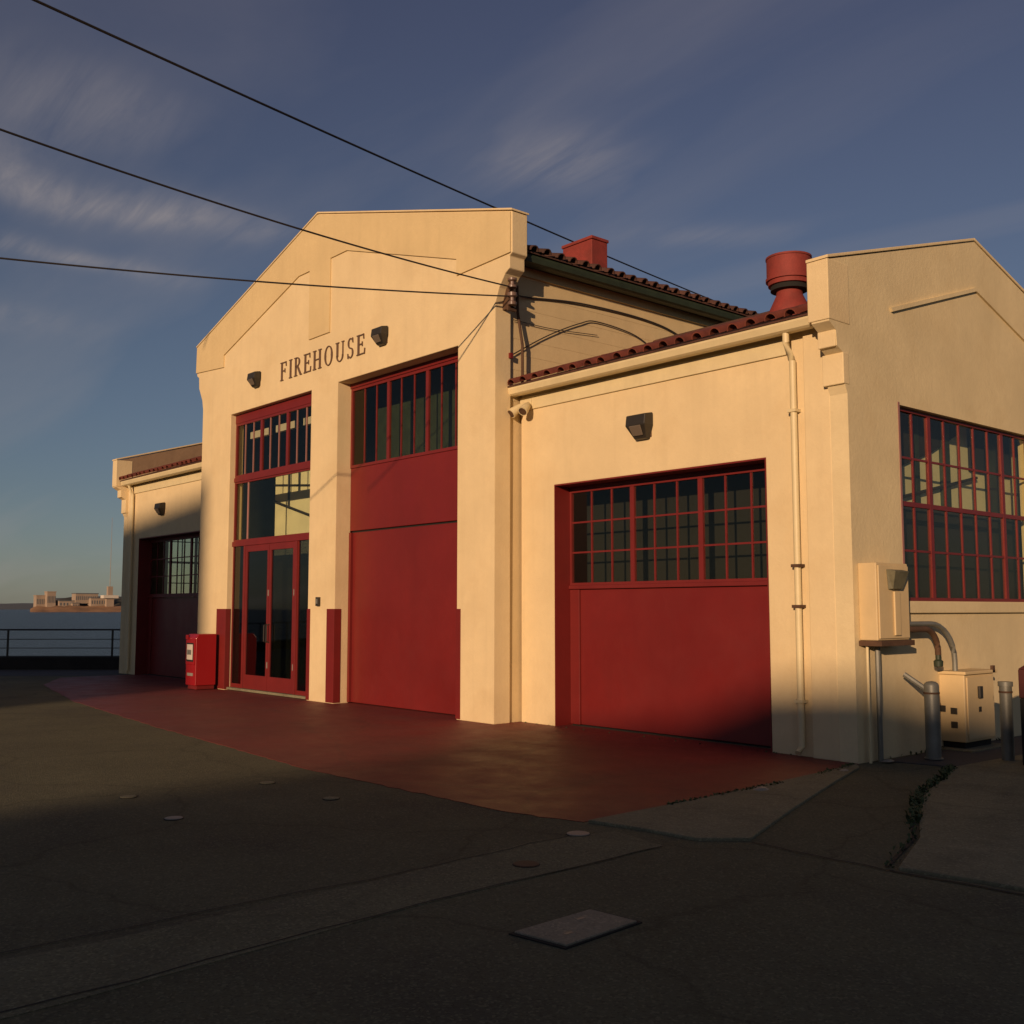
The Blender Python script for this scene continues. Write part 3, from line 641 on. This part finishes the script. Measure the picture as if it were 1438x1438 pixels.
# lettering: serif capitals built stroke by stroke -------------------
HT, TK, TN = .36, .046, .018
def bar(b, x0, z0, x1, z1, w):
    a, c = Vector((x0, z0)), Vector((x1, z1)); d = (c-a).normalized(); n_ = Vector((-d.y, d.x))*w/2
    b.prism([tuple(a+n_), tuple(c+n_), tuple(c-n_), tuple(a-n_)], 'Y', 0, -.022)
def arc(b, cx, cz, rx, rz, a0, a1, w, n=10, wt=None):
    pts_o = []; pts_i = []
    for k in range(n+1):
        a = R(a0+(a1-a0)*k/n); ww = w+(((wt or w)-w)*abs(math.sin(a)))
        pts_o.append((cx+math.cos(a)*rx, cz+math.sin(a)*rz)); pts_i.append((cx+math.cos(a)*(rx-ww), cz+math.sin(a)*(rz-ww)))
    for k in range(n): b.prism([pts_o[k], pts_o[k+1], pts_i[k+1], pts_i[k]], 'Y', 0, -.022)
def serif(b, x, z, w=.11): b.prism([(x-w/2, z-.008), (x+w/2, z-.008), (x+w/2, z+.008), (x-w/2, z+.008)], 'Y', 0, -.0225)
def stem(b, x): bar(b, x, .008, x, HT-.008, TK); serif(b, x, .008); serif(b, x, HT-.008)
def L_(ch):
    b = MB(); w = .2
    if ch in 'FE':
        stem(b, .03); bar(b, .0, HT-.012, w, HT-.012, TN); bar(b, .05, HT*.52, w*.75, HT*.52, TN); bar(b, w-.01, HT, w-.004, HT-.09, TN); bar(b, w*.75, HT*.52+.04, w*.75, HT*.52-.04, .016)
        if ch == 'E': bar(b, 0, .012, w+.02, .012, TN); bar(b, w+.02, 0, w+.03, .1, TN)
    elif ch == 'I': stem(b, .03); w = .06
    elif ch == 'R':
        stem(b, .03); arc(b, .07, HT*.745, .115, HT*.255, -90, 90, TK, 8, TN); bar(b, .03, HT-.011, .08, HT-.011, TN); bar(b, .03, HT*.50, .08, HT*.50, TN); bar(b, .1, HT*.5, .215, .01, TK*.9); serif(b, .225, .008, .07)
        w = .22
    elif ch == 'H': stem(b, .03); stem(b, .22); bar(b, .05, HT*.51, .2, HT*.51, TN); w = .25
    elif ch == 'O': arc(b, .135, HT/2, .135, HT/2+.005, 0, 360, TK, 24, TN); w = .27
    elif ch == 'U': bar(b, .03, .1, .03, HT-.008, TK); serif(b, .03, HT-.008); bar(b, .215, .1, .215, HT-.008, TN); serif(b, .215, HT-.008, .08); arc(b, .115, .115, .113, .118, 180, 360, TK*.8, 12, TN); w = .24
    elif ch == 'S': arc(b, .09, HT*.74, .085, HT*.265, 40, 270, TK*.8, 12, TN); arc(b, .09, HT*.26, .088, HT*.265, -140, 90, TK*.8, 12, TN); bar(b, .155, HT, .165, HT-.09, .016); bar(b, .01, 0, .004, .09, .016); w = .18
    return b, w
x = -18.25; word = 'FIREHOUSE'; ws = [L_(c)[1] for c in word]; gap = (2.93-sum(ws))/(len(word)-1)
for c, w_ in zip(word, ws):
    b, _ = L_(c); b.v = [(p[0]+x, p[1]+FY, p[2]+6.05) for p in b.v]
    b.build('letter', lettm, fh); x += w_+gap

# ------------------------------------------------------------------ fittings on the walls
def wall_lamp(x, y, z, label, s=.9):
    t_ = thing('wall_lamp', label, 'lamp', (x, y, z), 'hooded wall lamps on the front')
    hw, hb = .17*s, .11*s
    body = MB().add([(-hw, -.02, .17*s), (hw, -.02, .17*s), (hw, -.17*s, .14*s), (-hw, -.17*s, .14*s), (-hb, -.02, -.18*s), (hb, -.02, -.18*s), (hb*.9, -.09*s, -.17*s), (-hb*.9, -.09*s, -.17*s),
                     (-hw, -.19*s, .0), (hw, -.19*s, .0), (-hw, -.02, .0), (hw, -.02, .0)],
        [(0,3,2,1),(3,8,9,2),(8,7,6,9),(4,5,6,7),(0,10,8,3),(10,4,7,8),(1,2,9,11),(11,9,6,5),(0,1,11,10),(10,11,5,4)])
    o = body.build('lamp_housing', dark, t_, bevel=.012); o.matrix_parent_inverse = Matrix()
    o = MB().add([(-.10*s, -.187*s, -.005), (.10*s, -.187*s, -.005), (.085*s, -.115*s, -.13*s), (-.085*s, -.115*s, -.13*s), (-.10*s, -.202*s, -.012), (.10*s, -.202*s, -.012), (.085*s, -.13*s, -.138*s), (-.085*s, -.13*s, -.138*s)],
        [(0,3,2,1),(4,5,6,7),(0,1,5,4),(1,2,6,5),(2,3,7,6),(3,0,4,7)]).build('lens', lens, t_, bevel=.008); o.matrix_parent_inverse = Matrix()
    o = MB().box(-.13*s, .13*s, -.02, 0, -.15*s, .15*s).build('back_plate', brownm, t_); o.matrix_parent_inverse = Matrix()
wall_lamp(-19.23, FY, 6.24, 'hooded wall lamp left of the FIREHOUSE lettering')
wall_lamp(-14.72, FY, 6.24, 'hooded wall lamp right of the FIREHOUSE lettering')
wall_lamp(-9.34, WY, 4.05, 'hooded wall lamp above the right wing garage door', 1.0)
wall_lamp(-25.05, WY, 4.08, 'hooded wall lamp above the shaded left wing door')

kp = thing('entry_keypad', 'small black keypad on the pillar right of the glass doors', 'keypad', (-16.70, FY, 1.78))
for nm, mb, mt in (('case', MB().box(-.05, .05, -.05, 0, -.08, .08), dark), ('keys', MB().box(-.03, .03, -.056, -.05, -.04, .05), grey)):
    o = mb.build(nm, mt, kp, bevel=.006); o.matrix_parent_inverse = Matrix()

fl = thing('twin_floodlight', 'pair of small cream floodlights under the left end of the gutter', 'floodlight', (-11.62, WY, 4.66))
o = MB().box(-.09, .09, -.05, 0, .0, .1).build('bracket', trimm, fl, bevel=.01); o.matrix_parent_inverse = Matrix()
for sx in (-.09, .09):
    o = MB().tube([(sx*.4, -.05, .03), (sx, -.12, -.02), (sx*1.3, -.2, -.09), (sx*1.45, -.25, -.13)], [.02, .05, .07, .075], 12).build('lamp_head', trimm, fl, smooth=True); o.matrix_parent_inverse = Matrix()
    o2 = MB().tube([(sx*1.45, -.251, -.131), (sx*1.46, -.256, -.136)], .062, 12).build('lens', brownm, o); o2.matrix_parent_inverse = Matrix()

br = thing('cable_bracket', 'brown cable bracket with two insulators on the right corner of the gable', 'bracket', (-11.62, 10.0, 6.3))
for nm, mb, mt in (('arm', MB().box(-.16, .02, -.02, .04, -.22, .34).box(-.02, .02, -.06, .1, -.26, -.2), brownm),
                   ('insulator', MB().lathe((.06, -.02, .06), [(.03, 0), (.07, .01), (.07, .04), (.035, .06), (.035, .1), (.07, .12), (.07, .15), (.03, .16)], 12), insul),
                   ('insulator', MB().lathe((.06, -.02, -.2), [(.03, 0), (.065, .01), (.07, .05), (.035, .07), (.035, .12), (.075, .14), (.075, .19), (.03, .2)], 12), insul)):
    o = mb.build(nm, mt, br, smooth=nm != 'arm'); o.matrix_parent_inverse = Matrix()
o = MB().box(-.05, .03, -.02, .03, -.03, .05).build('wall_anchor', redd, None); o.location = (-11.77, 10.12, 5.4)
tag(o, 'small rusty anchor low on the right edge of the tall gable', 'anchor')

# overhead cables
def cable(p, q, sag, r, label, n=40, cat='cable', name='overhead_cable'):
    p, q = Vector(p), Vector(q); pts = [p.lerp(q, i/n)-Vector((0, 0, 4*sag*(i/n)*(1-i/n))) for i in range(n+1)]
    o = MB().tube(pts, r, 6).build(name, cablem, smooth=True); return tag(o, label, cat)
def ray_pt(d, t): return (d[0]*t, d[1]*t, 1.65+d[2]*t)
def ext(p, q, k): p, q = Vector(p), Vector(q); return tuple(p+(p-q)*k)
A0 = ray_pt((-.85, .23, .491), 20); A1 = (-24.3, 29.2, 13.5)
cable(ext(A0, A1, .4), ext(A1, A0, .6), .35, .023, 'topmost overhead cable passing above the gable and behind the roof', 80)
B0 = ray_pt((-.893, .237, .402), 11.6); BE = (-11.56, 9.97, 6.38)
cable(ext(B0, BE, .6), BE, .22, .011, 'middle overhead cable sloping down to the gable corner bracket', 60)
C0 = ray_pt((-.93, .24, .301), 13.5); CE = (-11.56, 9.97, 6.24)
cable(ext(C0, CE, .6), CE, .14, .011, 'lowest overhead cable running nearly level to the gable corner', 60)
def swoop(pts, r, label):
    # Catmull-Rom through given points
    P_ = [Vector(p) for p in pts]; P_ = [P_[0]*2-P_[1]]+P_+[P_[-1]*2-P_[-2]]; out_ = []
    for i in range(1, len(P_)-2):
        for k in range(8):
            u = k/8; a, b_, c, d = P_[i-1], P_[i], P_[i+1], P_[i+2]
            out_.append(.5*((2*b_)+(c-a)*u+(2*a-5*b_+4*c-d)*u*u+(-a+3*b_-3*c+d)*u**3))
    out_.append(P_[-2]); o = MB().tube(out_, r, 6).build('wall_cable', cablem, smooth=True); return tag(o, label, 'cable')
XW = -11.80
swoop([(-11.6, 10.02, 6.3), (XW, 10.5, 6.38), (XW, 11.6, 6.50), (XW, 13.0, 6.52), (XW, 13.9, 6.42), (XW, 14.5, 6.15)], .014, 'thick cable drooping under the eave from the bracket')
swoop([(XW, 10.15, 5.42), (XW, 10.9, 5.85), (XW, 11.6, 6.17), (XW, 12.0, 6.27), (XW, 12.9, 6.2), (XW, 13.5, 5.95)], .010, 'thin cable rising from the small anchor across the side wall')
swoop([(XW, 10.2, 5.98), (XW, 11.0, 5.98), (XW, 12.0, 6.05)], .006, 'short level cable between the two side wall cables')

# ------------------------------------------------------------------ newspaper box
nb = thing('newspaper_box', 'bright red newspaper box standing against the left pillar', 'newspaper box', (-20.85, 9.53, .016))
hw, hd = .235, .22
def nbp(nm, mb, mt, bev=0, par=None):
    o = mb.build(nm, mt, par or nb, bevel=bev); o.matrix_parent_inverse = Matrix(); return o
nbp('cabinet', MB().prism([(-hd, .08), (hd, .08), (hd, 1.12), (-hd+.06, 1.12), (-hd, 1.04)], 'X', -hw, hw), redbox, .012)
nbp('base', MB().box(-hw+.03, hw-.03, -hd+.04, hd-.02, 0, .08), redd, .005)
dn_ = nbp('door', MB().box(-hw+.03, hw-.03, -hd-.022, -hd, .50, 1.0), redbox, .006)
nbp('window', MB().box(-hw+.07, hw-.07, -hd-.026, -hd-.021, .56, .94), blackm, 0, dn_)
nbp('newspaper', MB().box(-hw+.10, hw-.10, -hd-.031, -hd-.026, .60, .91), white, 0, dn_)
nbp('picture', MB().box(-hw+.12, hw-.16, -hd-.034, -hd-.031, .70, .80), grey, 0, dn_)
nbp('label_plate', MB().box(-hw+.09, hw-.12, -hd-.01, -hd, .27, .33), pale, 0)
nbp('coin_box', MB().box(-hw+.02, -hw+.12, -hd-.03, -hd, 1.01, 1.1), redbox, .006)

# ------------------------------------------------------------------ meter box, conduits, switchgear, bollards
mbx = thing('meter_cabinet', 'beige electrical cabinet fixed to the side wall beside the corner', 'electrical cabinet', (-6.3, 10.72, 1.28))
def mp_(nm, mb, mt, bev=0, par=None, smooth=False):
    o = mb.build(nm, mt, par or mbx, bevel=bev, smooth=smooth); o.matrix_parent_inverse = Matrix(); return o
mp_('case', MB().box(0, .22, -.3, .36, .03, .87), cabm, .012)
mp_('door', MB().box(.22, .238, -.28, .34, .05, .84), cabm, .006)
mp_('raised_strip', MB().box(.238, .262, .0, .12, .08, .56), cabm, .008)
mp_('drip_lip', MB().box(-.0, .27, -.32, .38, -.03, .028), brownm, .004)
mp_('hood', MB().add([(.24, -.13, .80), (.24, .20, .80), (.34, .18, .78), (.34, -.11, .78), (.24, -.10, .58), (.24, .15, .58), (.29, .13, .585), (.29, -.08, .585)], [(0,3,2,1),(3,7,6,2),(4,5,6,7),(0,4,7,3),(1,2,6,5),(0,1,5,4)]), olive, .006)
mp_('lock', MB().tube([(.0, .0, 0), (.02, 0, 0)], .02, 8), dark)
cd_ = MB().tube([(-6.23, 10.66, 1.25), (-6.23, 10.66, .0)], .03, 8).build('vertical_conduit', grey, smooth=True)
tag(cd_, 'vertical grey conduit below the beige electrical cabinet', 'pipe')
cd2 = MB().tube([(-6.24, 10.47, 1.25), (-6.24, 10.47, .0)], .016, 8).build('ground_wire_pipe', trimm, smooth=True)
tag(cd2, 'thin cream pipe nearest the building corner below the cabinet', 'pipe')
def bend(pts, r, label, mt=grey, name='bent_pipe'):
    o = MB().tube(pts, r, 10).build(name, mt, smooth=True); return tag(o, label, 'pipe')
def arcp(y0, y1, z0, z1, x, n=8):
    return [(x, y0+(y1-y0)*math.sin(math.pi/2*i/n), z1+(z0-z1)*math.cos(math.pi/2*i/n)) for i in range(n+1)]
bend([(-6.12, 11.08, 1.42), (-6.12, 11.5, 1.42)]+arcp(11.5, 11.78, 1.42, 1.16, -6.12)+[(-6.12, 11.78, 1.12)], .035, 'grey pipe elbow leaving the cabinet above the switchgear', brownm)
bend([(-6.16, 11.08, 1.48), (-6.16, 11.7, 1.48)]+arcp(11.7, 12.25, 1.48, 1.05, -6.16)+[(-6.16, 12.25, .92)], .03, 'long curved grey pipe arcing down onto the switchgear', grey)
o = MB().lathe((-6.12, 11.78, .98), [(.02, 0), (.05, .01), (.055, .07), (.03, .09), (.03, .16)], 10).build('green_valve', green, smooth=True); tag(o, 'small green fitting hanging from the pipe elbow', 'valve')

tr = thing('switchgear_box', 'beige pad-mounted electrical box with dark vents beside the side wall', 'electrical box', (-6.0, 12.14, 0))
def tp(nm, mb, mt, bev=0, par=None):
    o = mb.build(nm, mt, par or tr, bevel=bev); o.matrix_parent_inverse = Matrix(); return o
tp('cabinet', MB().box(-.60, 0, 0, .74, .10, .88), cabm, .012)
tp('lid', MB().box(-.63, .03, -.03, .78, .882, .92), cabm, .008)
tp('plinth', MB().box(-.56, -.04, .04, .70, .0, .10), blackm)
tp('pad', MB().box(-.68, .12, -.1, .85, .0, .03), conc, .01)
tp('side_door', MB().box(0, .016, .04, .70, .13, .85), cabm, .005)
tp('handle', MB().box(.016, .05, .28, .36, .60, .74), dark, .006)
tp('badge', MB().box(.016, .022, .30, .36, .44, .50), dark)
for vx, vz in ((-.13, .42), (-.13, .26), (-.27, .44)): tp('vent', MB().box(vx-.045, vx+.035, -.012, 0, vz, vz+.075), dark, .004)
tp('hinge', MB().box(.0, .03, .66, .73, .885, .97), brownm, .004)
arm = MB().tube([(-6.20, 11.15, .92), (-6.0, 11.2, .78), (-5.93, 11.2, .70)], .03, 8).build('pipe_arm', grey, smooth=True)
tag(arm, 'slanting grey pipe arm from the wall to the bollard', 'pipe')

def bollard(x, y, h, r, label, cap=False):
    t_ = thing('bollard', label, 'bollard', (x, y, 0), 'grey steel bollards guarding the electrical box')
    prof = [(r+.02, .02), (r+.02, .03), (r, .035), (r, h-.03), (r*.92, h-.008), (r*.6, h+.012), (.001, h+.02)] if not cap else [(r, .02), (r, h-.05), (r+.012, h-.05), (r+.012, h), (.001, h+.004)]
    o = MB().lathe((0, 0, 0), prof, 20).build('post', grey, t_, smooth=True); o.matrix_parent_inverse = Matrix()
    o = MB().lathe((0, 0, 0), [(r+.006, h-.12), (r+.006, h-.10)], 20).build('band', brownm, t_, smooth=True); o.matrix_parent_inverse = Matrix()
bollard(-5.9, 11.18, .84, .08, 'round-topped grey bollard left of the other, in front of the beige box')
bollard(-5.32, 11.69, .86, .065, 'flat-capped grey bollard right of the beige electrical box', True)
tb = thing('litter_bin', 'dark red bin cut off by the right edge of the photo', 'bin', (-4.68, 11.6, 0))
for nm, mb, mt in (('body', MB().box(-.33, .33, -.28, .28, .03, .72), blackm), ('upper_band', MB().box(-.335, .335, -.285, .285, .722, 1.02), binm), ('lid', MB().add([(-.34, -.29, 1.02), (.34, -.29, 1.02), (.34, .29, 1.02), (-.34, .29, 1.02), (-.22, -.18, 1.12), (.22, -.18, 1.12), (.22, .18, 1.12), (-.22, .18, 1.12)], [(0,3,2,1),(4,5,6,7),(0,1,5,4),(1,2,6,5),(2,3,7,6),(3,0,4,7)]), binm)):
    o = mb.build(nm, mt, tb, bevel=.012); o.matrix_parent_inverse = Matrix()

# ------------------------------------------------------------------ covers and bits on the ground
cv = thing('utility_cover', 'pale rectangular utility cover set in the foreground asphalt', 'cover', (-4.06, 3.95, 0))
q = [(-4.21, 3.64), (-4.24, 4.23), (-3.92, 4.26), (-3.87, 3.69)]
ql = [(x+4.06, y-3.95) for x, y in q]
def grow(p, k): return [(x*k, y*k) for x, y in p]
o = MB().prism(grow(ql, 1.07), 'Z', .0, .007).build('rim', blackm, cv); o.matrix_parent_inverse = Matrix()
o = MB().prism(grow(ql, .98), 'Z', .001, .016).build('lid', lidm, cv, bevel=.004); o.matrix_parent_inverse = Matrix()
for sx, sy in ((-.08, .1), (.06, -.12)):
    o = MB().box(sx-.012, sx+.012, sy-.03, sy+.03, .0162, .018).build('lift_slot', grey, cv); o.matrix_parent_inverse = Matrix()
def cap(x, y, r, mt, label, h=.012, sq=1.0):
    t_ = thing('valve_cover', label, 'cover', (x, y, 0), 'small covers set in the asphalt')
    o = MB().lathe((0, 0, 0), [(r+.006, .001), (r+.006, .005), (r, .006)], 18).build('ring', blackm, t_); o.matrix_parent_inverse = Matrix()
    o = MB().lathe((0, 0, 0), [(r, .002), (r, h-.003), (r-.008, h), (.001, h+.001)], 18).build('lid', mt, t_); o.matrix_parent_inverse = Matrix()
cap(-5.71, 5.57, .085, pale, 'pale round cover near the corner of the red apron')
cap(-5.26, 4.66, .085, brownm, 'dull red round cover in the asphalt before the utility cover')
cap(-8.21, 3.56, .07, pale, 'small pale cover in the dark asphalt, lowest of the left four')
cap(-9.39, 3.65, .07, conc, 'small pale cover at the edge of the sunlit asphalt, leftmost')
cap(-9.28, 4.94, .07, conc, 'small pale cover in the sunlit asphalt below the apron edge')
cap(-8.16, 4.96, .07, conc, 'small pale cover just right of the sunlit asphalt')
for x, y, s_, lab in ((-5.93, 8.1, .07, 'crumpled scrap of pale paper on the apron edge weeds'), (-6.12, 10.62, .06, 'flat pale stone at the foot of the building corner'), (-6.07, 9.67, .045, 'small pale pebble near the corner pier foot')):
    b = MB(); n = 8
    b.add([(math.cos(k*.785)*s_*random.uniform(.7, 1.2), math.sin(k*.785)*s_*1.6*random.uniform(.7, 1.2), .02) for k in range(n)]+[(math.cos(k*.785)*s_*.6, math.sin(k*.785)*s_*.9, .02+s_*.3*random.uniform(.6, 1.2)) for k in range(n)]+[(0, 0, .022+s_*.32)],
          [(k, (k+1) % n, n+(k+1) % n, n+k) for k in range(n)]+[(n+k, n+(k+1) % n, 2*n) for k in range(n)])
    o = b.build('paper_scrap' if 'paper' in lab else 'stone', pale); o.location = (x, y, 0); tag(o, lab, 'litter' if 'paper' in lab else 'stone')

# ------------------------------------------------------------------ unseen shadow casters behind the camera, outlines shaped to the wanted shadow edges
TAX = Vector((math.cos(SUN_AZ), math.sin(SUN_AZ), 0)); AZ = Vector((math.sin(SUN_AZ), -math.cos(SUN_AZ), 0))
D = 60; TE = math.tan(SUN_EL)
def shed(prof, depth, label, name):
    t_ = thing(name, label, 'building', tuple(AZ*(D+depth/2)))
    base = AZ*(D+depth/2)
    def W_(t, d, h): return tuple(TAX*t+AZ*(D+d)+Vector((0, 0, h)))
    n = len(prof); v = [W_(t, 0, h) for t, h in prof]+[W_(t, depth, h) for t, h in prof]
    tri = tessellate_polygon([[Vector((t, h, 0)) for t, h in prof]])
    f = [tuple(q) for q in tri]+[tuple(i+n for i in q) for q in tri]+[(i, (i+1) % n, n+(i+1) % n, n+i) for i in range(n)]
    w = MB().add(v, f).build('wall', wall_far, t_)
    t0, t1 = min(p[0] for p in prof), max(p[0] for p in prof)
    k = t0+1
    while k < t1-1.8:
        for z in (1.2, 5.2):
            MB().add([W_(k, -.03, z), W_(k+1.4, -.03, z), W_(k+1.4, -.03, z+2.2), W_(k, -.03, z+2.2), W_(k, -.001, z), W_(k+1.4, -.001, z), W_(k+1.4, -.001, z+2.2), W_(k, -.001, z+2.2)],
                     [(0,3,2,1),(4,5,6,7),(0,1,5,4),(1,2,6,5),(2,3,7,6),(3,0,4,7)]).build('window', blackm, t_)
        k += 2.9
H0 = D*TE
shed([(-7.3, 0), (-7.3, H0+1.25), (-6.0, H0+1.85), (-5.1, H0+2.7), (-3.1, H0+2.85), (-2.0, H0+3.22), (3.5, H0+3.08), (9, H0+1.6), (34, H0+1.6), (34, 0)], 18, 'long unseen building behind the camera, roofline shaped to cast the foreground shadow', 'shadow_building')
shed([(-60, 0), (-60, H0+8.1), (-14.65, H0+8.05), (-14.65, 0)], 18, 'tall unseen flat-roofed block behind the camera, shaped to cast the left wing shadow', 'shadow_block')
